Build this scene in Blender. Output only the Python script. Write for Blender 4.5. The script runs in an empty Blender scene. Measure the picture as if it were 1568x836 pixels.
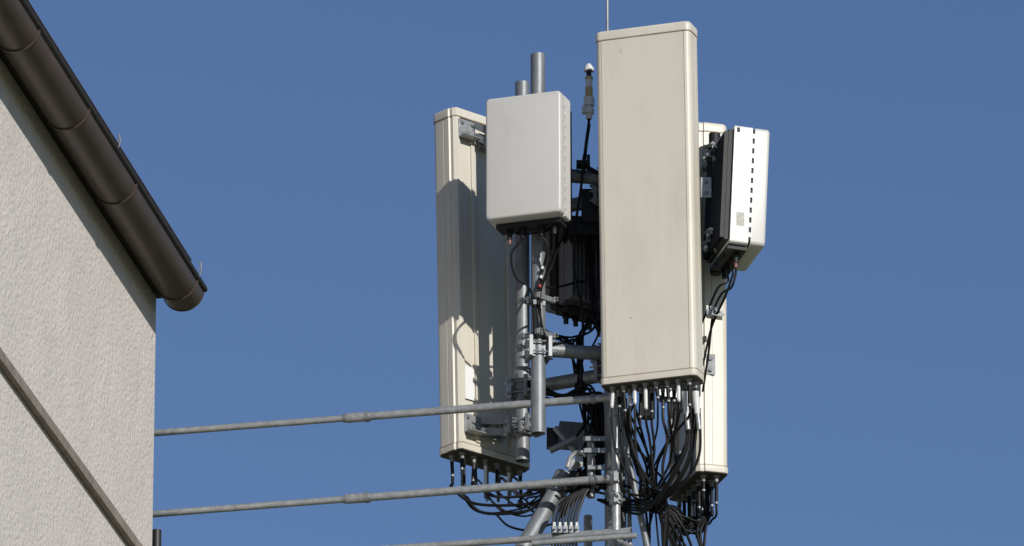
import bpy, bmesh, math, random
from mathutils import Vector, Matrix
random.seed(7)
R=random.uniform
V=Vector
# ------------------------------------------------------------------ survey frame
PITCH=math.radians(20); CP,SP=math.cos(PITCH),math.sin(PITCH)
F=12000.0; Y0=37.6; EYE=1.6
def P(a,b,dy=0.0):
    """theodolite sighting (a,b) on the vertical plane y=Y0+dy -> world metres"""
    Y=Y0+dy; u=(a-784)/F; v=(418-b)/F
    t=Y/(CP-v*SP)
    return V((u*t,Y,EYE+t*(SP+v*CP)))
Z=V((0,0,1))
# ------------------------------------------------------------------ materials
def mat(name,col,rough=0.5,metal=0.0,var=0.0,scale=(6,6,6),bump=0.0,bscale=40,col2=None,spec=0.5,detail=5):
    m=bpy.data.materials.new(name); m.use_nodes=True
    n=m.node_tree.nodes; l=m.node_tree.links
    b=n['Principled BSDF']; b.inputs['Roughness'].default_value=rough; b.inputs['Metallic'].default_value=metal
    b.inputs['Specular IOR Level'].default_value=spec
    b.inputs['Base Color'].default_value=(*col,1)
    tc=n.new('ShaderNodeTexCoord')
    if var>0 or col2:
        mp=n.new('ShaderNodeMapping'); mp.inputs['Scale'].default_value=scale
        l.new(tc.outputs['Object'],mp.inputs['Vector'])
        no=n.new('ShaderNodeTexNoise'); no.inputs['Scale'].default_value=1; no.inputs['Detail'].default_value=detail
        no.inputs['Roughness'].default_value=0.65
        l.new(mp.outputs[0],no.inputs['Vector'])
        cr=n.new('ShaderNodeValToRGB')
        cr.color_ramp.elements[0].position=0.3; cr.color_ramp.elements[1].position=0.7
        c2=col2 if col2 else tuple(c*(1-var) for c in col)
        cr.color_ramp.elements[0].color=(*c2,1); cr.color_ramp.elements[1].color=(*col,1)
        l.new(no.outputs['Fac'],cr.inputs['Fac']); l.new(cr.outputs[0],b.inputs['Base Color'])
    if bump>0:
        nb=n.new('ShaderNodeTexNoise'); nb.inputs['Scale'].default_value=bscale; nb.inputs['Detail'].default_value=4
        l.new(tc.outputs['Object'],nb.inputs['Vector'])
        bp=n.new('ShaderNodeBump'); bp.inputs['Strength'].default_value=1; bp.inputs['Distance'].default_value=bump
        l.new(nb.outputs['Fac'],bp.inputs['Height']); l.new(bp.outputs[0],b.inputs['Normal'])
    return m
def add_dirt(m,col,scale,lo,hi,amt):
    n=m.node_tree.nodes;l=m.node_tree.links;b=n['Principled BSDF']
    src=b.inputs['Base Color'].links[0].from_socket
    tc=n.new('ShaderNodeTexCoord'); mp=n.new('ShaderNodeMapping'); mp.inputs['Scale'].default_value=scale
    no=n.new('ShaderNodeTexNoise'); no.inputs['Scale'].default_value=1; no.inputs['Detail'].default_value=8; no.inputs['Roughness'].default_value=0.7
    mr=n.new('ShaderNodeMapRange'); mr.inputs[1].default_value=lo; mr.inputs[2].default_value=hi; mr.inputs[4].default_value=amt
    mx=n.new('ShaderNodeMix'); mx.data_type='RGBA'
    l.new(tc.outputs['Object'],mp.inputs[0]); l.new(mp.outputs[0],no.inputs['Vector']); l.new(no.outputs['Fac'],mr.inputs[0])
    l.new(mr.outputs[0],mx.inputs[0]); l.new(src,mx.inputs[6]); mx.inputs[7].default_value=(*col,1)
    l.new(mx.outputs[2],b.inputs['Base Color'])
CREAM=mat('radome_cream',(0.655,0.615,0.52),0.42,var=0.035,scale=(70,70,.5))
add_dirt(CREAM,(0.48,0.43,0.34),(5,5,2.0),0.46,0.8,0.45)
CAPM=mat('radome_cap',(0.42,0.36,0.28),0.5,col2=(0.26,0.18,0.12),scale=(9,9,30))
UNDER=mat('antenna_underside',(0.07,0.06,0.05),0.7,var=0.4,scale=(20,20,20))
WHITE=mat('unit_cover_grey',(0.56,0.55,0.52),0.4,var=0.03,scale=(5,5,3))
add_dirt(WHITE,(0.42,0.40,0.36),(9,9,5),0.52,0.85,0.4)
BRIGHT=mat('unit_shroud_white',(0.71,0.70,0.67),0.4,var=0.08,scale=(9,9,9))
DARK=mat('heatsink_dark',(0.022,0.023,0.025),0.55,var=0.3,spec=.3)
FINS=mat('heatsink_grey',(0.20,0.205,0.22),0.5,var=0.3,spec=.4)  # heatsink tone lightened in colour to make up for shade on its fins
BLACK=mat('cable_black',(0.009,0.009,0.010),0.5,var=0.3,scale=(20,20,20),spec=.18)
BLK2=mat('cable_grey',(0.020,0.020,0.022),0.5,spec=.3)
GALV=mat('galvanised_steel',(0.27,0.285,0.295),0.5,metal=0.35,col2=(0.17,0.18,0.19),scale=(22,22,8),detail=8)
GALVL=mat('galvanised_light',(0.42,0.43,0.43),0.45,metal=0.4,col2=(0.24,0.25,0.25),scale=(30,30,30))
TAPE=mat('white_sleeve',(0.72,0.72,0.70),0.5,var=0.2,scale=(60,60,30))
BRASS=mat('brass',(0.5,0.36,0.16),0.35,metal=0.4)
RUST=mat('copper_red',(0.22,0.07,0.05),0.5)
RED=mat('red_tag',(0.35,0.03,0.03),0.5)
LABEL=mat('label_paper',(0.80,0.80,0.78),0.5)
LABELG=mat('label_print',(0.50,0.50,0.42),0.5,col2=(0.2,0.2,0.17),scale=(90,90,160))
STUC=mat('stucco',(0.66,0.61,0.57),0.95,col2=(0.59,0.545,0.51),scale=(2.2,2.2,2.2),spec=0.1)
n=STUC.node_tree.nodes;l=STUC.node_tree.links
tc=n.new('ShaderNodeTexCoord')
n1=n.new('ShaderNodeTexNoise'); n1.inputs['Scale'].default_value=30; n1.inputs['Detail'].default_value=5; n1.inputs['Roughness'].default_value=.58
n2=n.new('ShaderNodeTexVoronoi'); n2.inputs['Scale'].default_value=42
n3=n.new('ShaderNodeTexNoise'); n3.inputs['Scale'].default_value=5; n3.inputs['Detail'].default_value=3
for q in (n1,n2,n3): l.new(tc.outputs['Object'],q.inputs['Vector'])
a1=n.new('ShaderNodeMath'); a1.operation='MULTIPLY_ADD'; a1.inputs[1].default_value=-0.35
l.new(n2.outputs['Distance'],a1.inputs[0]); l.new(n1.outputs['Fac'],a1.inputs[2])
a2=n.new('ShaderNodeMath'); a2.operation='MULTIPLY_ADD'; a2.inputs[1].default_value=0.8
l.new(n3.outputs['Fac'],a2.inputs[0]); l.new(a1.outputs[0],a2.inputs[2])
bp=n.new('ShaderNodeBump'); bp.inputs['Strength'].default_value=1; bp.inputs['Distance'].default_value=0.0095
l.new(a2.outputs[0],bp.inputs['Height']); l.new(bp.outputs[0],n['Principled BSDF'].inputs['Normal'])
add_dirt(STUC,(0.42,0.38,0.34),(3,3,1.0),0.56,0.85,0.4)
BROWN=mat('gutter_brown',(0.085,0.057,0.042),0.45,col2=(0.058,0.04,0.031),scale=(5,5,5),metal=0.1)
RIM=mat('gutter_rim',(0.02,0.018,0.016),0.5)
SOFF=mat('soffit_wood',(0.045,0.034,0.027),0.8,var=0.4)
TILE=mat('roof_tile',(0.10,0.05,0.035),0.8,var=0.4,scale=(8,8,8),bump=0.01,bscale=12)
LEDGE=mat('ledge_stone',(0.30,0.25,0.21),0.9,var=0.4,scale=(9,9,9),bump=0.004,bscale=60)
GLASS=mat('window_glass',(0.03,0.04,0.05),0.08)
FRAME=mat('window_frame',(0.75,0.75,0.73),0.4)
GRASS=mat('ground_grass',(0.10,0.13,0.05),0.95,col2=(0.16,0.15,0.09),scale=(0.3,0.3,0.3))
CONC=mat('concrete',(0.32,0.31,0.29),0.9,var=0.3)
# ------------------------------------------------------------------ mesh builder
def empty(name,loc):
    e=bpy.data.objects.new(name,None); e.location=loc; e.empty_display_size=.2
    bpy.context.scene.collection.objects.link(e); return e
def frame(d):
    d=d.normalized(); a=Z if abs(d.z)<.9 else V((1,0,0))
    x=d.cross(a).normalized(); return x,d.cross(x).normalized(),d
class MB:
    def __init__(s): s.v=[];s.f=[];s.m=[];s.mats=[]
    def mi(s,m):
        if m not in s.mats: s.mats.append(m)
        return s.mats.index(m)
    def add(s,vs,fs,m):
        o=len(s.v); s.v+= [tuple(x) for x in vs]; k=s.mi(m)
        for f in fs: s.f.append([i+o for i in f]); s.m.append(k)
    def box(s,c,hx,hy,hz,m):
        vs=[c+hx*i+hy*j+hz*k for k in(-1,1) for j in(-1,1) for i in(-1,1)]
        s.add(vs,[(0,2,3,1),(4,5,7,6),(0,1,5,4),(2,6,7,3),(0,4,6,2),(1,3,7,5)],m)
    def loft(s,rings,m,caps=True):
        k=len(rings[0]); vs=[p for r in rings for p in r]; fs=[]
        for a in range(len(rings)-1):
            for i in range(k):
                j=(i+1)%k; fs.append((a*k+i,a*k+j,(a+1)*k+j,(a+1)*k+i))
        if caps: fs.append(tuple(range(k))); fs.append(tuple(range((len(rings)-1)*k,len(rings)*k)))
        s.add(vs,fs,m)
    def cyl(s,p0,p1,r,m,r1=None,seg=16):
        r1=r if r1 is None else r1
        x,y,_=frame(p1-p0)
        ring=lambda c,q:[c+(x*math.cos(2*math.pi*i/seg)+y*math.sin(2*math.pi*i/seg))*q for i in range(seg)]
        s.loft([ring(p0,r),ring(p1,r1)],m)
    def pipe(s,p0,p1,r,m,seg=24):
        x,y,d=frame(p1-p0); e=min(.25,(p1-p0).length*.3)
        ring=lambda c,q:[c+(x*math.cos(2*math.pi*i/seg)+y*math.sin(2*math.pi*i/seg))*q for i in range(seg)]
        ri=r-.005
        s.loft([ring(p0+d*e,ri),ring(p0,ri),ring(p0,r),ring(p1,r),ring(p1,ri),ring(p1-d*e,ri)],m)
    def tube(s,pts,r,m,seg=8,sub=7):
        pts=[V(p) for p in pts]
        q=[]
        e=[pts[0]*2-pts[1]]+pts+[pts[-1]*2-pts[-2]]
        for i in range(1,len(e)-2):
            a,b,c,d=e[i-1:i+3]
            for k in range(sub):
                t=k/sub
                q.append(.5*((2*b)+(c-a)*t+(2*a-5*b+4*c-d)*t*t+(3*b-a-3*c+d)*t**3))
        q.append(pts[-1])
        x,y,d=frame(q[1]-q[0]); rings=[]
        for i,p in enumerate(q):
            t=(q[min(i+1,len(q)-1)]-q[max(i-1,0)]).normalized()
            x=(x-t*x.dot(t)).normalized(); y=t.cross(x)
            rings.append([p+(x*math.cos(2*math.pi*j/seg)+y*math.sin(2*math.pi*j/seg))*r for j in range(seg)])
        s.loft(rings,m)
    def build(s,name,parent=None,bevel=0,ang=35,recalc=True):
        me=bpy.data.meshes.new(name); me.from_pydata(s.v,[],s.f)
        for m in s.mats: me.materials.append(m)
        me.polygons.foreach_set('material_index',s.m)
        if recalc:
            bm=bmesh.new(); bm.from_mesh(me); bmesh.ops.recalc_face_normals(bm,faces=bm.faces); bm.to_mesh(me); bm.free()
        me.shade_smooth(); me.set_sharp_from_angle(angle=math.radians(ang))
        ob=bpy.data.objects.new(name,me); bpy.context.scene.collection.objects.link(ob)
        if parent:
            ob.parent=parent; ob.matrix_parent_inverse=Matrix.Translation(-parent.location)
        if bevel:
            b=ob.modifiers.new('b','BEVEL'); b.width=bevel; b.segments=2; b.limit_method='ANGLE'; b.angle_limit=math.radians(50)
            b.harden_normals=False
        return ob
# ------------------------------------------------------------------ panel antenna
AW=.505; AD=.165; AH=1.86
def outline(notch=True,off=0.0,ins=0.0):
    w=AW/2+off; h=[]
    if notch:
        g=w-.034; h+=[(g,0),(g,.0035),(g+.004,.0035),(g+.004,0)]
    r=.03
    for i in range(9):
        a=-math.pi/2+i*math.pi/16; h.append((w-r+r*math.cos(a),r+r*math.sin(a)-off))
    if notch: h+=[(w,.085),(w-.003,.086),(w-.003,.09),(w,.091)]
    h+=[(w,.125),(w-.008,.13),(w-.008,.15),(w-.022,AD+off)]
    if notch: h+=[(w-.045,AD),(w-.048,AD-.009)]
    left=[(-a,b) for a,b in reversed(h)]
    return h+left
class Ant:
    def __init__(s,corner,Rv,N,tilt,lean=0):
        s.R=Rv.normalized(); s.N=N.normalized()
        s.U=(Z+s.N*math.tan(math.radians(tilt))+s.R*math.tan(math.radians(lean))).normalized()
        s.Nt=(s.N-s.U*s.N.dot(s.U)).normalized()
        s.O=corner
    def W(s,w,d,h): return s.O+s.R*w-s.Nt*d+s.U*h
def make_antenna(name,a,ports,sleeves=True):
    e=empty(name,a.W(0,AD/2,AH/2))
    b=MB(); o=outline()
    b.loft([[a.W(w,d,.0) for w,d in o],[a.W(w,d,AH) for w,d in o]],CREAM)
    b.build('radome',e)
    c=MB(); o=outline(False,.003)
    def ring(h,k):
        return [a.W(w*k,AD/2+(d-AD/2)*(1-(1-k)*3),h) for w,d in o]
    c.loft([ring(AH-.028,1),ring(AH+.004,1),ring(AH+.012,.994),ring(AH+.018,.975)],CREAM)
    c.loft([ring(.024,1),ring(-.004,1),ring(-.008,.996)],CREAM)
    c.build('end_cap',e)
    s=MB()
    o2=outline(False,.0036)
    for h in (AH-.0305,.0265):
        s.loft([[a.W(w,d,h-.0026) for w,d in o2],[a.W(w,d,h+.0026) for w,d in o2]],CAPM)
    s.loft([[a.W(w*.99,AD/2+(d-AD/2)*.96,-.006) for w,d in o],[a.W(w*.99,AD/2+(d-AD/2)*.96,-.0125) for w,d in o]],UNDER)
    s.build('cap_seam',e)
    p=MB(); outs=[]
    for i in range(ports):
        for row in (0,1):
            w=-AW/2+.05+i*(AW-.10)/(ports-1)+(.012 if row else 0)
            d=.05+.065*row
            p.cyl(a.W(w,d,-.011),a.W(w,d,-.020),.017,GALVL,seg=6); p.cyl(a.W(w,d,-.020),a.W(w,d,-.045),.0115,GALV,seg=12)
            ln=R(.04,.13) if sleeves else .05
            f=R(-.008,.008)
            q=a.W(w+f,d,-.045)-Z*ln
            mm=random.choice([TAPE,BLACK,BLACK,BLACK,BLK2]) if sleeves else BLACK
            p.cyl(a.W(w,d,-.043),q,.0095,mm,seg=10)
            p.cyl(q,q-Z*.010,.0098,GALV,seg=10)
            outs.append(q)
    p.build('connector',e)
    k=MB()
    for w in (-.12,.12):
        k.box(a.W(w,AD-.004,AH/2),a.R*.012,a.Nt*.006,a.U*(AH/2-.05),CREAM)
    k.build('back_rail',e,bevel=.002)
    return e,outs
def bracket(b,base,K,Rr,pole,rp,down=.0):
    K=K.normalized(); Rr=Rr.normalized()
    b.box(base+K*.006,Rr*.065,K*.006,Z*.045,GALVL)
    for sg in(-1,1):
        b.box(base+K*.055+Rr*.045*sg,Rr*.003,K*.055,Z*.038,GALVL)
        for zz in(-.025,.025): b.cyl(base+K*.011+Rr*.058*sg+Z*zz,base+K*.024+Rr*.058*sg+Z*zz,.008,GALV,seg=6)
    j=base+K*.085
    b.cyl(j-Rr*.07,j+Rr*.07,.007,GALV,seg=8)
    for sg in(-1,1): b.cyl(j+Rr*.052*sg,j+Rr*.062*sg,.013,GALV,seg=6)
    tgt=pole+(base-pole).normalized()*(rp+.03)+Z*down
    for sg in(-1,1):
        a0=j+Rr*.036*sg; a1=V((tgt.x,tgt.y,j.z+down))+Rr*.036*sg
        if (a1-a0).length>.03:
            x=(a1-a0); xn=x.normalized(); u=xn.cross(Rr).normalized()
            b.box((a0+a1)/2,x*.5+xn*.015,Rr*.003,u*.022,GALVL)
    clamp(b,V((pole.x,pole.y,j.z+down)),(base-pole),rp)
def clamp(b,c,K,rp,h=.03,m=None):
    m=m or GALV
    K=V((K.x,K.y,0)).normalized(); T=K.cross(Z).normalized()
    for sg in(-1,1):
        b.box(c+K*sg*(rp+.012),T*(rp+.03),K*.010,Z*h,m)
        b.box(c+K*sg*(rp+.004)+T*(rp*.8),T*.006,K*.02,Z*h*.9,m); b.box(c+K*sg*(rp+.004)-T*(rp*.8),T*.006,K*.02,Z*h*.9,m)
    for sg in(-1,1):
        for zz in(-.5,.5):
            q=c+T*sg*(rp+.018)+Z*h*zz
            b.cyl(q-K*(rp+.05),q+K*(rp+.05),.0045,GALV,seg=8)
            for s2 in(-1,1): b.cyl(q+K*s2*(rp+.022),q+K*s2*(rp+.032),.0105,GALVL,seg=6)

RA=V((.945,-.326,0)); NA=V((-.326,-.945,0))
cA=P(919,587,-.37)
antA=Ant(cA+RA*(AW/2),RA,NA,1.9)
eA,outA=make_antenna('panel_antenna',antA,8)
NB=V((-.68,.733,0)).normalized(); RB=V((.733,.68,0)).normalized()
cB=P(704,684,.27)
antB=Ant(cB+RB*(AW/2)+NB*AD,RB,NB,1.7)
eB,outB=make_antenna('panel_antenna',antB,6)
NC=V((.96,.28,0)).normalized(); RC=V((-.28,.96,0)).normalized()
cC=P(1116,722,-.09)
antC=Ant(cC+RC*(AW/2),RC,NC,.3)
eC,outC=make_antenna('panel_antenna',antC,6)
mk=MB()
for h,w in ((1.765,-.115),(1.75,-.113),(.33,-.09),(.325,-.08)):
    mk.cyl(antA.W(w,.001,h),antA.W(w,-.0015,h),.003,CAPM,seg=8)  # small discs for screw marks near the top and a scuff lower down
mk.build('screw_scuff_mark',eA)
lb=MB(); lb.box(antB.W(-.175,AD+.0005,.36),antB.R*.032,antB.Nt*.001,antB.U*.09,LABEL)
lb.build('type_label',eB)
# ------------------------------------------------------------------ radio units
def rrect(w,h,r,n=5):
    pts=[]
    for cx,cy,a0 in ((w-r,r,-90),(w-r,h-r,0),(r,h-r,90),(r,r,180)):
        for i in range(n+1):
            a=math.radians(a0+90*i/n); pts.append((cx+r*math.cos(a),cy+r*math.sin(a)))
    return pts
def radio(name,O,Rv,N,tilt,w=.405,h=.66,c1=.07,c2=.16,fin=.05,core=.02,cover=WHITE,shroud=BRIGHT,hs=DARK,nf=22):
    Rv=Rv.normalized();N=N.normalized(); U=(Z+N*math.tan(math.radians(tilt))).normalized(); Nt=(N-U*N.dot(U)).normalized()
    W=lambda a,d,z:O+Rv*a-Nt*d+U*z
    e=empty(name,W(w/2,.1,h/2))
    def ring(d,ins,r=.02): return [W(a+ins,d,z+ins) for a,z in rrect(w-2*ins,h-2*ins,r)]
    b=MB()
    b.loft([ring(c1,0),ring(.014,0),ring(.007,.0015),ring(.002,.006),ring(0,.012)],cover); b.build('cover',e,ang=50)
    b=MB(); b.loft([ring(c1-.002,.008),ring(c1+.014,.008)],DARK); b.build('seam_gasket',e)
    b=MB(); b.loft([ring(c1+.012,.001,.012),ring(c2,.001,.012)],shroud)
    nn=11
    for i in range(nn):
        z=.05+i*(h-.1)/(nn-1)
        for a in (.0015,w-.0015):
            b.box(W(a,c1+.006+(.0),z),Rv*.0022,Nt*.009,U*.012,shroud)
    b.build('shroud',e)
    b=MB(); b.box(W(w/2,c2+core,h/2),Rv*(w/2-.02),Nt*(core+.002),U*(h/2-.02),hs)
    for i in range(nf):
        a=.025+i*(w-.05)/(nf-1); b.box(W(a,c2+core*2+fin/2,h/2),Rv*.0016,Nt*(fin/2+.001),U*(h/2-.03),hs)
    b.box(W(w/2,c1+.06,-.012),Rv*(w/2-.03),Nt*.05,U*.012,DARK)
    b.tube([W(w*.3,c2,-.01),W(w*.3,c2,-.035),W(w*.5,c2,-.04),W(w*.7,c2,-.035),W(w*.7,c2,-.01)],.006,BLACK)
    b.build('heatsink',e)
    b=MB(); outs=[]
    for i,a in enumerate((.09,.16,.26,.33)):
        a=a*w/.405; t=W(a,c1+.05,-.02); q=W(a,c1+.05,-.075)
        b.cyl(t,W(a,c1+.05,-.045),.019,BLACK,seg=14); b.cyl(W(a,c1+.05,-.045),q,.013,DARK,seg=12)
        if i==0: b.cyl(q,W(a,c1+.05,-.10),.008,RUST,seg=10)
        outs.append(W(a,c1+.05,-.078))
    b.build('cable_gland',e)
    return e,outs,W
eR1,o1,W1=radio('remote_radio_unit',P(743,337,-.25),RA,NA,.2)
R2v=V((-.22,.975,0)); N2=V((.975,.22,0))
eR2,o2,W2=radio('remote_radio_unit',P(1172,377,-.56),R2v,N2,3.0,c1=.078,c2=.185,w=.40,h=.635,fin=.022,core=.012)
lb=MB(); lb.box(W2(-.0002,.135,.13),R2v*.0006,N2*.02,Z*.035,LABELG)
lb.box(W2(-.0001,.165,.61),R2v*.001,N2*.008,Z*.012,DARK)
lb.build('rating_label',eR2)
eR3,o3,W3=radio('remote_radio_unit',P(918,500,.50),V((-.80,-.60,0)),V((-.60,.80,0)),0,w=.36,h=.46,shroud=DARK,cover=FINS,c1=.05,c2=.10,fin=.07,hs=FINS,nf=13)
# ------------------------------------------------------------------ mast, poles, arms
mast=empty('antenna_mast',P(940,760,.0))
xy=lambda p,z:V((p.x,p.y,z))
cen=P(942,700,.02)
b=MB()
b.cyl(xy(cen,0),xy(cen,P(942,120,.02).z),.055,GALV,seg=24)
b.build('central_pole',mast)
b=MB()
p1=P(824,400,-.06); p2=P(800,400,.27); p3=P(990,400,-.17); p4=P(1060,400,.12)
b.pipe(xy(p1,P(824,664,-.06).z),xy(p1,P(824,84,-.06).z),.0375,GALV)
b.pipe(xy(p2,P(800,706,.27).z),xy(p2,P(800,127,.27).z),.0375,GALV)
b.pipe(xy(p3,P(990,640,-.17).z),xy(p3,P(990,90,-.17).z),.0375,GALV)
b.pipe(xy(p4,P(1050,690,.12).z),xy(p4,P(1050,230,.12).z),.0375,GALV)
b.build('mounting_pipe',mast)
b=MB()
for py in (272,541):
    z=P(850,py,0).z
    for q in (p1,p2,p3,p4):
        dz=.10 if q is p2 else 0
        b.cyl(xy(cen,z-dz),xy(q,z-dz),.036,GALV,seg=18)
b.build('side_arm',mast)
b=MB()
for py in (272,541):
    z=P(850,py,0).z
    for q,dz in ((p1,0),(p2,-.10),(p3,0),(p4,0)):
        clamp(b,xy(q,z+dz),cen-q,.0375,h=.055)
        clamp(b,xy(cen,z+dz),q-cen,.055,h=.05)
for a,pole,hs in ((antB,p2,(.13,1.72)),(antA,p3,(.2,1.6)),(antC,p4,(.48,1.55))):
    for h in hs:
        bracket(b,a.W(-.0 if a is not antB else -.02,AD,h),-a.N,a.R,pole,.0375,down=(-.05 if h<.6 else -.03))
for h,dn in ((1.765,-.14),(.135,-.03)):
    K=-antB.N
    f0=antB.W(-.165,AD,h)
    b.box(f0+K*.004,antB.R*.055,K*.004,Z*.05,GALVL)
    b.box(f0+K*.03-Z*.05,antB.R*.055,K*.03,Z*.003,GALVL)
    for u_,z_ in ((-.035,.03),(.0,-.02),(.035,.03),(-.03,-.03)): b.cyl(f0+K*.006+antB.R*u_+Z*z_,f0+K*.018+antB.R*u_+Z*z_,.009,GALV,seg=6)
    t=xy(p2,f0.z+dn)
    for s_ in (-1,1):
        A0=f0+antB.R*.045+K*.02+Z*.03*s_; A1=t+V((-.045,0,0))+Z*.03*s_
        x=(A1-A0); xn=x.normalized(); b.box((A0+A1)/2,x*.5,xn.cross(Z).normalized()*.004,Z*.02,GALV)
    clamp(b,t,V((-1,.4,0)),.0375,h=.045)
for Wf,pole,w in ((W1,p1,.405),):
    for h in (.14,.5):
        q=Wf(w*.55,.22,h); clamp(b,xy(pole,q.z),q-pole,.0375,h=.035)
        b.box((q+xy(pole,q.z))/2,RA*.05,NA*((q-xy(pole,q.z)).length/2),Z*.03,GALV)
p5=P(1096,400,-.2)
b.cyl(xy(p5,P(1098,420,-.2).z),xy(p5,P(1098,205,-.2).z),.03,DARK,seg=16)
for py in (238,368):
    z=P(1090,py,-.3).z
    b.box(P(1090,py,-.34),V((.028,0,0)),V((0,.04,0)),Z*.022,GALV)
    b.box(P(1100,py+6,-.40),V((.03,.01,0)),V((0,.006,0)),Z*.012,GALVL)
    b.box(P(1088,py-14,-.38),V((.022,0,.016)),V((0,.005,0)),V((-.008,0,.012)),GALVL)
    for k in range(5):
        q=P(1080+R(0,26),py+R(-18,16),-.40); b.cyl(q-V((0,.02,0)),q+V((0,.03,0)),R(.008,.013),random.choice([GALVL,GALV,DARK]),seg=8)
    b.cyl(P(1076,py+5,-.36),P(1108,py-9,-.36),.009,GALVL,seg=10)
    b.tube([P(1078,py-10,-.37),P(1090,py-18,-.42),P(1104,py-4,-.42),P(1100,py+14,-.40)],.006,GALVL)
    b.cyl(xy(P(1095,py,-.28),z),xy(p4,z),.02,GALV,seg=10)
def boltplate(x,y,dy,hx,hz):
    b.box(P(x,y,dy),V((hx,0,0)),V((0,.003,0)),Z*hz,GALVL)
    for s_ in (-1,1): b.cyl(P(x,y,dy)+Z*hz*.55*s_-V((0,.012,0)),P(x,y,dy)+Z*hz*.55*s_,.011,GALV,seg=6)
boltplate(1081,287,-.40,.028,.055)
boltplate(1088,558,-.12,.024,.055)
b.box(P(1094,482,-.28),V((.04,0,-.006)),V((0,.03,0)),Z*.014,GALVL)
for k in range(5): b.box(P(1083+k*6,472+k*1.5,-.30),V((.006,0,0)),V((0,.01,0)),Z*.014,TAPE)
clamp(b,xy(p1,P(824,460,-.06).z),V((1,-1,0)),.0375,h=.014)
clamp(b,xy(p1,P(824,515,-.06).z),V((1,-1,0)),.0375,h=.014)
b.cyl(xy(p2,P(800,600,.27).z),xy(p2,P(800,565,.27).z),.047,GALV,seg=20)
boltplate(779,593,.2,.014,.06)
b.build('bracket',mast,bevel=.0015)
b=MB()
L1=P(943,700,-.15); L2=P(900,700,.35); L3=P(1030,700,.38)
zt=P(943,612,-.15).z
b.cyl(xy(L1,0),xy(L1,zt+.02),.0225,GALVL,seg=16)
for q in (L2,L3): b.cyl(xy(q,0),xy(q,P(0,790,.35).z),.0225,GALVL,seg=16)
b.cyl(P(952,655,-.12),P(994,850,-.05),.017,GALV,seg=12)
b.cyl(P(962,700,-.02),P(965,860,-.02),.012,GALV,seg=10)
zz=P(943,826,-.15).z
while zz>1.0:
    for a,c in ((L1,L2),(L2,L3),(L3,L1)):
        b.cyl(xy(a,zz),xy(c,zz),.016,GALVL,seg=10)
        b.cyl(xy(a,zz),xy(c,max(0,zz-1.1)),.013,GALV,seg=10)
    zz-=1.1
for py in (607,632,733,765):
    c=xy(L1,P(943,py,-.15).z)
    b.cyl(c-Z*.028,c+Z*.028,.034,GALVL,seg=16); b.cyl(c-V((.045,0,0)),c+V((.045,0,0)),.010,GALV,seg=6)
    b.box(c+V((0,-.035,0)),V((.012,0,0)),V((0,.012,0)),Z*.026,GALVL)
b.cyl(P(858,742,.15),P(796,850,.0),.045,GALV,seg=20)
b.cyl(P(866,728,.15),P(850,757,.13),.055,GALV,seg=20)
b.cyl(P(815,832,-.2),P(975,820,-.28),.015,GALVL,seg=12)
b.cyl(P(830,822,-.1),P(965,812,-.16),.015,GALVL,seg=12)
b.cyl(P(905,668,-.05),P(905,762,-.05),.02,GALV,seg=12)
for (x0,x1,y) in ((893,928,672),(893,928,690),(900,925,716)): b.box(P((x0+x1)/2,y,-.08),V(((x1-x0)/600,0,0)),V((0,.008,0)),Z*.012,GALV)
# folded steel plates and braces at the foot of the mast head
b.cyl(P(842,690,.12),P(925,650,.1),.018,GALV,seg=12); b.cyl(P(850,655,.15),P(905,720,.12),.016,GALV,seg=12)
b.box(P(878,668,.28),V((.085,.02,0)),V((0,.006,0)),V((.015,0,.075)),GALV)
b.box(P(880,735,.25),V((.075,-.01,0)),V((0,.006,0)),V((-.01,0,.05)),DARK)
b.box(P(846,672,.2),V((.03,.01,0)),V((0,.03,0)),Z*.05,DARK)
b.tube([P(868,716,-.04),P(874,700,-.04),P(886,692,-.04),P(898,698,-.04)],.012,GALVL); b.box(P(882,710,-.02),V((.035,0,.012)),V((0,.008,0)),Z*.03,GALVL)
b.cyl(P(884,712,-.04),P(884,712,-.07),.018,DARK,seg=12)
b.box(P(1036,700,-.2),V((.036,0,.01)),V((0,.008,0)),Z*.024,GALVL)
b.cyl(P(1036,700,-.21),P(1036,700,-.23),.014,DARK,seg=12)
b.box(P(1028,655,-.25),V((.02,0,0)),V((0,.008,0)),Z*.045,GALVL)
b.box(P(1020,748,-.2),V((.03,0,.005)),V((0,.03,0)),Z*.016,GALVL)
b.box(V((cen.x,cen.y+.1,.2)),V((.9,0,0)),V((0,.9,0)),Z*.2,CONC)
b.build('lattice_base',mast,bevel=.001)
# ------------------------------------------------------------------ long struts tying the mast to the house
for (ax,ay),(bx,by),(cx0,cx1) in (((945,608),(238,663),(533,568)),((945,732),(238,787),(533,568))):
    A=P(ax,ay,-.15); B=P(bx,by,.40); B=A+(B-A)*1.45
    at=lambda x:A+(B-A)*((ax-x)/(ax-bx)/1.45)
    e=empty('steel_strut',(A+B)/2); b=MB()
    b.cyl(A,at(cx1-5),.0205,GALVL,seg=16); b.cyl(at(cx0+5),B,.0175,GALVL,seg=16)
    b.cyl(at(cx1),at(cx0),.0255,GALVL,seg=16)
    b.cyl(at(cx1),at(cx1-6),.0285,GALV,seg=16); b.cyl(at(cx0),at(cx0-5),.022,GALV,seg=16)
    b.cyl(at(912),at(905),.026,GALV,seg=16)
    b.build('tube',e)
    b=MB()
    for f in (.93,.80):
        q=A+(B-A)*f; b.box(q+V((-.03,-.06,0)),V((.03,0,0)),V((0,.06,0)),Z*.03,GALV)
    b.build('wall_fixing',e)
e=empty('steel_strut',P(780,832,-.2)); b=MB(); b.cyl(P(965,815,-.25),P(300,860,.42),.0175,GALVL); b.cyl(P(845,823,-.18),P(825,825,-.17),.024,GALV); b.build('tube',e)
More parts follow.
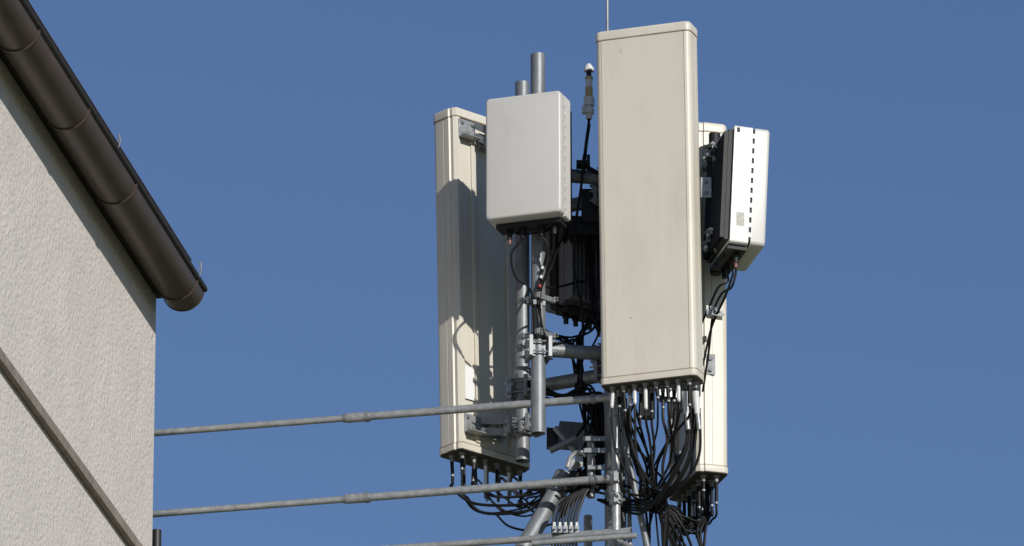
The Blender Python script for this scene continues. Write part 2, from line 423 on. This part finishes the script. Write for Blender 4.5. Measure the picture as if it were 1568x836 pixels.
# ------------------------------------------------------------------ small antennas
e=empty('lightning_rod',P(929,20,.0)); b=MB()
b.cyl(xy(cen,P(0,125,.02).z),xy(P(930,40,.02),P(0,60,.02).z),.012,GALV); b.cyl(xy(P(930,40,.02),P(0,62,.02).z),xy(P(930,40,.02),P(0,-60,.02).z),.0075,GALV,seg=10)
b.build('rod',e)
e=empty('positioning_antenna',P(902,140,-.1)); b=MB()
g=P(902,182,-.1); up=lambda py:xy(g,P(902,py,-.1).z)
b.cyl(up(182),up(160),.016,TAPE,seg=12); b.cyl(up(162),up(150),.028,TAPE,seg=12); b.cyl(up(174),up(167),.026,TAPE,seg=12)
b.cyl(up(150),up(134),.020,BRASS,seg=12); b.cyl(up(134),up(122),.018,TAPE,seg=12); b.cyl(up(122),up(118),.021,BRASS,seg=12)
b.cyl(up(118),up(108),.013,DARK,seg=12); b.cyl(up(109),up(104),.026,TAPE,seg=16); b.cyl(up(104),up(98),.024,TAPE,r1=.010,seg=16)
b.box(up(168)+V((-.025,0,0)),V((.012,0,0)),V((0,.012,0)),Z*.02,TAPE)
b.build('head',e)
b=MB()
b.tube([up(182),P(899,215,-.1),P(893,247,-.12),P(890,285,-.12),P(881,350,-.1),P(880,420,-.05),P(892,480,0),P(890,590,0)],.007,BLACK)
b.tube([P(902,190,-.1),P(897,225,-.09),P(894,262,-.08)],.009,BLACK)
b.box(P(893,252,-.08),V((.035,0,0)),V((0,.03,0)),Z*.014,BLACK); b.box(P(901,247,-.08),V((.008,0,0)),V((0,.02,0)),Z*.03,BLACK)
b.cyl(P(893,253,-.08),xy(cen,P(893,272,-.04).z),.012,DARK)
b.build('feed_line',e)
# ------------------------------------------------------------------ cables
def sx(q): return 784+(q.x/(q.y/CP))*F
e=empty('cable_bundle',P(1010,700,-.2)); b=MB()
for i,q in enumerate(outA):
    m=random.choice([BLACK,BLACK,BLACK,BLK2]); r=random.choice([.005,.0065,.0078])
    x=sx(q)
    if i%3==0:
        pts=[q,q-Z*.07,P(x+R(-9,9),672+R(0,16),-.32),P(x*.6+1012*.4+R(-16,16),730+R(-14,14),-.28),P(1012+R(-14,14),768+R(-8,8),-.2),P(1035+R(-25,20),860,-.1)]
    elif i%3==1:
        pts=[q,q-Z*.07,P(x+R(-7,7),680+R(0,18),-.3),P(x*.6+990*.4+R(-12,12),736+R(-12,12),-.25),P(990+R(-8,8),765+R(-8,8),-.15),P(945+R(-10,10),752+R(-12,12),0),P(900,745+R(-12,12),.05)]
    else:
        pts=[q,q-Z*.06,P(x*.85+965*.15+R(-6,6),668+R(-8,10),-.25),P(x*.4+975*.6+R(-10,14),722+R(-14,14),-.12),P(990+R(-16,16),775+R(-10,12),-.05),P(985+R(-20,30),860,0)]
    b.tube(pts,r,m)
for k in range(5):
    b.tube([P(1071-k*4,625,-.4),P(1068-k*5+R(-3,3),690+R(-8,8),-.4+R(-.03,.03)),P(1048-k*8+R(-5,5),742+R(-9,9),-.35),P(1010-k*5,766+k*4,-.25),P(960,768+k*4,-.1),P(915,765,0)],R(.006,.0085),BLACK)
for k in range(7):
    b.tube([P(955+R(-5,20),610,-.15),P(960+R(-6,30),665,-.12),P(968+R(-5,35),715,-.1),P(1000+R(-20,20),745+R(-8,14),-.08),P(1030+R(-10,12),R(790,815),-.08),P(1050+R(-15,20),860,0)],R(.005,.008),BLACK)
for k in range(2):
    b.cyl(P(1048+k*17,600,-.42),P(1051+k*17,634,-.42),.018,TAPE,r1=.014)
    b.cyl(P(1051+k*17,632,-.42),P(1054+k*17,658,-.42),.012,GALVL)
b.build('jumper_cables',e)
e=empty('cable_bundle',P(780,750,.3)); b=MB()
for i,q in enumerate(outB):
    m=random.choice([BLACK,BLACK,BLK2]); r=random.choice([.005,.0065,.008])
    x=sx(q); lo=762+R(-12,28)
    b.tube([q,q-Z*R(.03,.05),P(x+R(-2,6),lo-22,.35),P(x+28+R(-3,10),lo+R(0,6),.33),P(806+R(0,14),lo-4+R(-4,8),.25),P(845+R(-6,6),752+R(-10,10),.15),P(885+R(-15,15),738+R(-10,16),.1)],r,m)
b.tube([P(760,788,.3),P(780,806,.25),P(815,812,.2),P(850,800,.1)],.006,BLACK)
b.build('jumper_cables',e)
e=empty('cable_bundle',P(1085,770,.1)); b=MB()
for i,q in enumerate(outC):
    x=sx(q)
    b.tube([q,q-Z*R(.05,.08),P(x+R(-4,4),795+R(-12,12),.05),P(x-20+R(-8,8),812+R(-12,8),.05),P(1035+R(-12,12),788+R(-10,12),0),P(995+R(-12,12),772+R(-8,8),0)],random.choice([.006,.008]),BLACK)
for k in range(4): b.tube([P(1080+k*3,730,.1),P(1082+R(-3,3),780,.05),P(1073+R(-8,8),815,-.0),P(1076+R(-5,5),860,-.0)],.007,BLACK)
b.build('jumper_cables',e)
e=empty('cable_trunk',P(866,790,-.1)); b=MB()
for k in range(9):
    x0=846+k*4.6
    b.tube([P(935+R(-15,5),742+R(-16,8),0),P(905+k*2,735+R(-4,10)+(8-k)*2,-.05),P(x0+16,752+(8-k)*1.5,-.1),P(x0+2,790,-.12),P(x0,815,-.13),P(x0-1,870,-.13)],.0065,BLACK if k%4 else BLK2)
for k in range(9):
    b.tube([P(860+R(-5,5),775+R(-10,20),.05),P(895+R(-5,5),740+R(-10,20),.1),P(915,715+R(-25,25),.1),P(925,650+R(-20,30),.15)],.008,BLACK)
zt_=P(866,870,-.13).z
for k in range(9): b.cyl(xy(P(846+k*4.6-1,870,-.13),zt_+.01),xy(P(846+k*4.6,870,-.13),.4),.0068,BLACK,seg=6)
for k in range(5):
    c=P(849+k*8.6,812,-.16); b.box(c,V((.011,0,0)),V((0,.02,0)),Z*.018,GALVL); b.cyl(c-V((0,.02,0)),c-V((0,.04,0)),.006,GALVL,seg=6); b.box(c+Z*.028,V((.006,0,0)),V((0,.01,0)),Z*.012,TAPE)
b.build('feeder_cables',e)
e=empty('cable_bundle',P(850,480,0)); b=MB()
c=o1
b.tube([c[1],P(783,390,-.2),P(790,425,-.18),P(808,438,-.15),P(816,462,-.12),P(818,520,-.12)],.006,BLACK)
b.tube([c[3],P(846,385,-.2),P(836,420,-.14),P(826,450,-.12),P(830,500,-.12),P(845,525,-.1),P(880,520,0)],.007,BLACK)
b.tube([c[2],P(838,375,-.2),P(832,410,-.12),P(822,445,-.12),P(824,490,-.12),P(835,520,-.1)],.006,BLK2)
b.tube([P(824,438,-.11),P(850,440,0),P(885,432,.1),P(915,428,.1)],.006,BLACK)
b.tube([P(826,455,-.11),P(832,432,-.12),P(846,405,-.1),P(856,375,0),P(870,350,.05)],.006,BLACK)
for k in range(3): b.cyl(P(826+k*2,440-k*14,-.13),P(827+k*2,436-k*14,-.13),.008,RED if k==0 else TAPE)
for k in range(4):
    b.box(P(812+k*7,462+k*1,-.14),V((.008,0,0)),V((0,.010,0)),Z*.012,GALVL if k%2 else BLACK)
for k in range(5):
    b.tube([P(R(898,915),R(300,380),.1),P(R(895,915),R(380,430),.1),P(R(898,915),R(440,500),.1),P(R(875,915),R(505,530),.1),P(R(880,915),R(560,610),.1)],R(.005,.008),BLACK)
for k in range(5):
    b.tube([P(R(820,830),R(480,505),-.02),P(R(838,850),R(505,520),.02),P(R(858,880),R(515,530),.1),P(R(880,900),R(520,560),.08),P(R(885,905),R(580,600),.08),P(R(890,920),R(640,680),.05)],R(.005,.007),BLACK)
for k in range(8):
    b.tube([P(R(800,808),R(575,585),.22),P(R(830,850),R(595,608),.14),P(R(855,880),R(604,618),.1),P(R(885,905),R(590,625),.05),P(R(900,930),R(600,660),.05),P(R(880,930),R(660,720),.05)],R(.005,.008),BLACK)
for k in range(14):
    b.tube([P(R(895,925),R(600,630),.05),P(R(905,930),R(650,680),.02),P(R(890,930),R(690,710),.02),P(R(870,920),R(720,745),.02),P(R(850,900),R(740,760),.05)],R(.005,.008),BLACK)
b.tube([o2[0],o2[0]-Z*.05,P(1120,440,-.5),P(1105,450,-.4),P(1092,480,-.25),P(1085,540,-.2),P(1076,600,-.15)],.006,BLACK)
b.tube([o2[1],o2[1]-Z*.04,P(1110,455,-.4),P(1090,500,-.25),P(1076,560,-.2)],.006,BLACK)
b.tube([o2[2],o2[2]-Z*.04,P(1100,440,-.35),P(1086,470,-.25),P(1072,500,-.2)],.006,BLK2)
b.build('power_leads',e)
e=empty('junction_box',P(895,345,.1)); b=MB()
b.box(P(905,320,.1),V((.05,0,0)),V((0,.06,0)),Z*.09,DARK); b.box(P(895,350,.12),V((.12,.02,0)),V((-.01,.05,0)),Z*.05,DARK)
for k in range(5): b.cyl(P(865+k*11,360,.08),P(865+k*11,372,.08),.012,BLACK)
b.build('housing',e,bevel=.004)
# ------------------------------------------------------------------ house
C0=P(240,459,.25); DN=V((-.175,-.9846,0)).normalized(); NW=V((.9846,-.175,0)).normalized()
LEN=13.0; WID=9.0
house=empty('house',xy(C0,0))
ze=C0.z
b=MB()
b.box(xy(C0,(ze+.02)/2)+DN*LEN/2-NW*WID/2,DN*(LEN/2),NW*(WID/2),Z*((ze+.02)/2),STUC)
rise=WID/2*math.tan(math.radians(42))
for s0 in (0,LEN-.3):
    a=xy(C0,ze+.02)+DN*s0; d=DN*.3
    t=[a,a-NW*WID,a-NW*WID/2+Z*rise]
    b.loft([t,[q+d for q in t]],STUC)
b.build('walls',house,recalc=True,bevel=.012)
b=MB(); zl=P(198,836,-.2).z
b.box(xy(C0,zl)+DN*(LEN/2)+NW*.014,DN*(LEN/2+.0),NW*.020,Z*.030,LEDGE)
b.box(xy(C0,zl+.034)+DN*(LEN/2)+NW*.010,DN*(LEN/2+.0),NW*.012,Z*.006,SOFF)
b.build('string_course',house,bevel=.005)
b=MB()
b.box(xy(C0,ze+.035)+DN*(LEN/2-.02)+NW*.03,DN*(LEN/2+.02),NW*.06,Z*.014,SOFF)
b.box(xy(C0,ze+.11)+DN*(LEN/2-.02)+NW*.075,DN*(LEN/2+.02),NW*.014,Z*.09,SOFF)
b.build('fascia',house)
b=MB()
ang=math.radians(42)
for sg in (1,-1):
    edge=xy(C0,ze+.17)+(NW*.12 if sg==1 else -NW*(WID+.12))
    sl=(-NW*sg*math.cos(ang)+Z*math.sin(ang)); ln=(WID/2+.12)/math.cos(ang); nr=(NW*sg*math.sin(ang)+Z*math.cos(ang))
    b.box(edge+DN*(LEN/2)+sl*ln/2+nr*.02,DN*(LEN/2+.03),sl*ln/2,nr*.03,TILE)
    for i in range(int(ln/.3)):
        b.box(edge+DN*(LEN/2)+sl*(i*.3+.15)+nr*.055,DN*(LEN/2+.03),sl*.16+nr*-.008,nr*.008,TILE)
b.build('roof',house)
gc=P(281,446,.22)
b=MB(); r=.108; n_=28
def arc(c,rr,a0=180,a1=360): return [c+NW*rr*math.cos(math.radians(a0+(a1-a0)*i/n_))+Z*rr*math.sin(math.radians(a0+(a1-a0)*i/n_)) for i in range(n_+1)]
def shell(c0,c1,ro,ri,m,a0=180,a1=360):
    ra=arc(c0,ro,a0,a1)+list(reversed(arc(c0,ri,a0,a1))); rb=arc(c1,ro,a0,a1)+list(reversed(arc(c1,ri,a0,a1)))
    b.loft([ra,rb],m)
shell(gc,gc+DN*LEN,r,r-.004,BROWN)
shell(gc,gc+DN*.006,r+.003,.001,BROWN)
b.cyl(gc+NW*(r+.004)+Z*.004-DN*.01,gc+NW*(r+.004)+Z*.004+DN*LEN,.013,RIM,seg=12)
for s in (.16,1.58,2.62,3.66,4.9,6.2,7.5,9.0,10.5):
    shell(gc+DN*s,gc+DN*(s+.022),r+.007,r-.002,BROWN,176,364)
    shell(gc+DN*(s-.012),gc+DN*(s-.004),r+.003,r-.002,RIM)
b.build('gutter',house,recalc=True)
b=MB()
for s,hh in ((.18,.09),(2.05,.08)):
    q=gc+DN*s+NW*(r+.01)
    b.tube([q,q+Z*hh*.5+NW*.012,q+Z*hh+NW*.004],.004,GALV,seg=6); b.tube([q+Z*hh*.5,q+Z*hh*.9+NW*.02],.003,GALV,seg=6)
b.tube([gc+DN*s*1+NW*(r+.012)+Z*.014 for s in (.0,4,8,12)],.004,RIM,seg=6)
b.build('lightning_wire',house)
b=MB(); q=P(240,820,.36); b.cyl(xy(q,P(0,812,.36).z),xy(q,0),.024,RIM); b.build('rear_downpipe',house)
b=MB()
for s in (2.2,5.4,8.6,11.2):
    for z in (1.2,4.3,7.4,10.3):
        c=xy(C0,z+.7)+DN*s
        b.box(c+NW*.005,DN*.55,NW*.02,Z*.72,FRAME); b.box(c+NW*.02,DN*.48,NW*.008,Z*.65,GLASS)
        b.box(c+NW*.03,DN*.02,NW*.006,Z*.65,FRAME); b.box(c+NW*.05-Z*.76,DN*.62,NW*.07,Z*.03,LEDGE)
b.build('windows',house,bevel=.004)
# ------------------------------------------------------------------ ground
b=MB(); S=2500; b.add([V((-S,-S,0)),V((S,-S,0)),V((S,S,0)),V((-S,S,0))],[(0,1,2,3)],GRASS); b.build('ground',recalc=False)
# ------------------------------------------------------------------ light
SX,SY=.5,-.866; el=math.radians(24); ts=V((SX*math.cos(el),SY*math.cos(el),math.sin(el)))
sun=bpy.data.lights.new('sun','SUN'); sun.energy=3.8; sun.angle=math.radians(.6); sun.color=(1,.96,.90)
so=bpy.data.objects.new('sun',sun); so.rotation_euler=ts.to_track_quat('Z','Y').to_euler(); so.location=(10,-10,40)
bpy.context.scene.collection.objects.link(so)
w=bpy.data.worlds.new('World'); bpy.context.scene.world=w; w.use_nodes=True
n=w.node_tree.nodes;l=w.node_tree.links
sky=n.new('ShaderNodeTexSky'); sky.sky_type='NISHITA'; sky.sun_disc=False; sky.sun_elevation=el; sky.sun_rotation=math.atan2(SX,SY)
sky.air_density=1.0; sky.dust_density=0.3; sky.ozone_density=4.0; sky.altitude=450
hs=n.new('ShaderNodeHueSaturation'); hs.inputs['Saturation'].default_value=1.04; hs.inputs['Hue'].default_value=.508
l.new(sky.outputs[0],hs.inputs['Color']); l.new(hs.outputs[0],n['Background'].inputs[0]); n['Background'].inputs[1].default_value=.081
# ------------------------------------------------------------------ camera
cam=bpy.data.cameras.new('camera'); cam.sensor_width=36; cam.lens=36*F/1568; cam.clip_end=10000; cam.clip_start=.5
co=bpy.data.objects.new('camera',cam); co.location=(0,0,EYE); co.rotation_euler=(math.pi/2+PITCH,0,0)
bpy.context.scene.collection.objects.link(co); bpy.context.scene.camera=co
vs=bpy.context.scene.view_settings; vs.view_transform='Standard'; vs.look='None'; vs.exposure=0
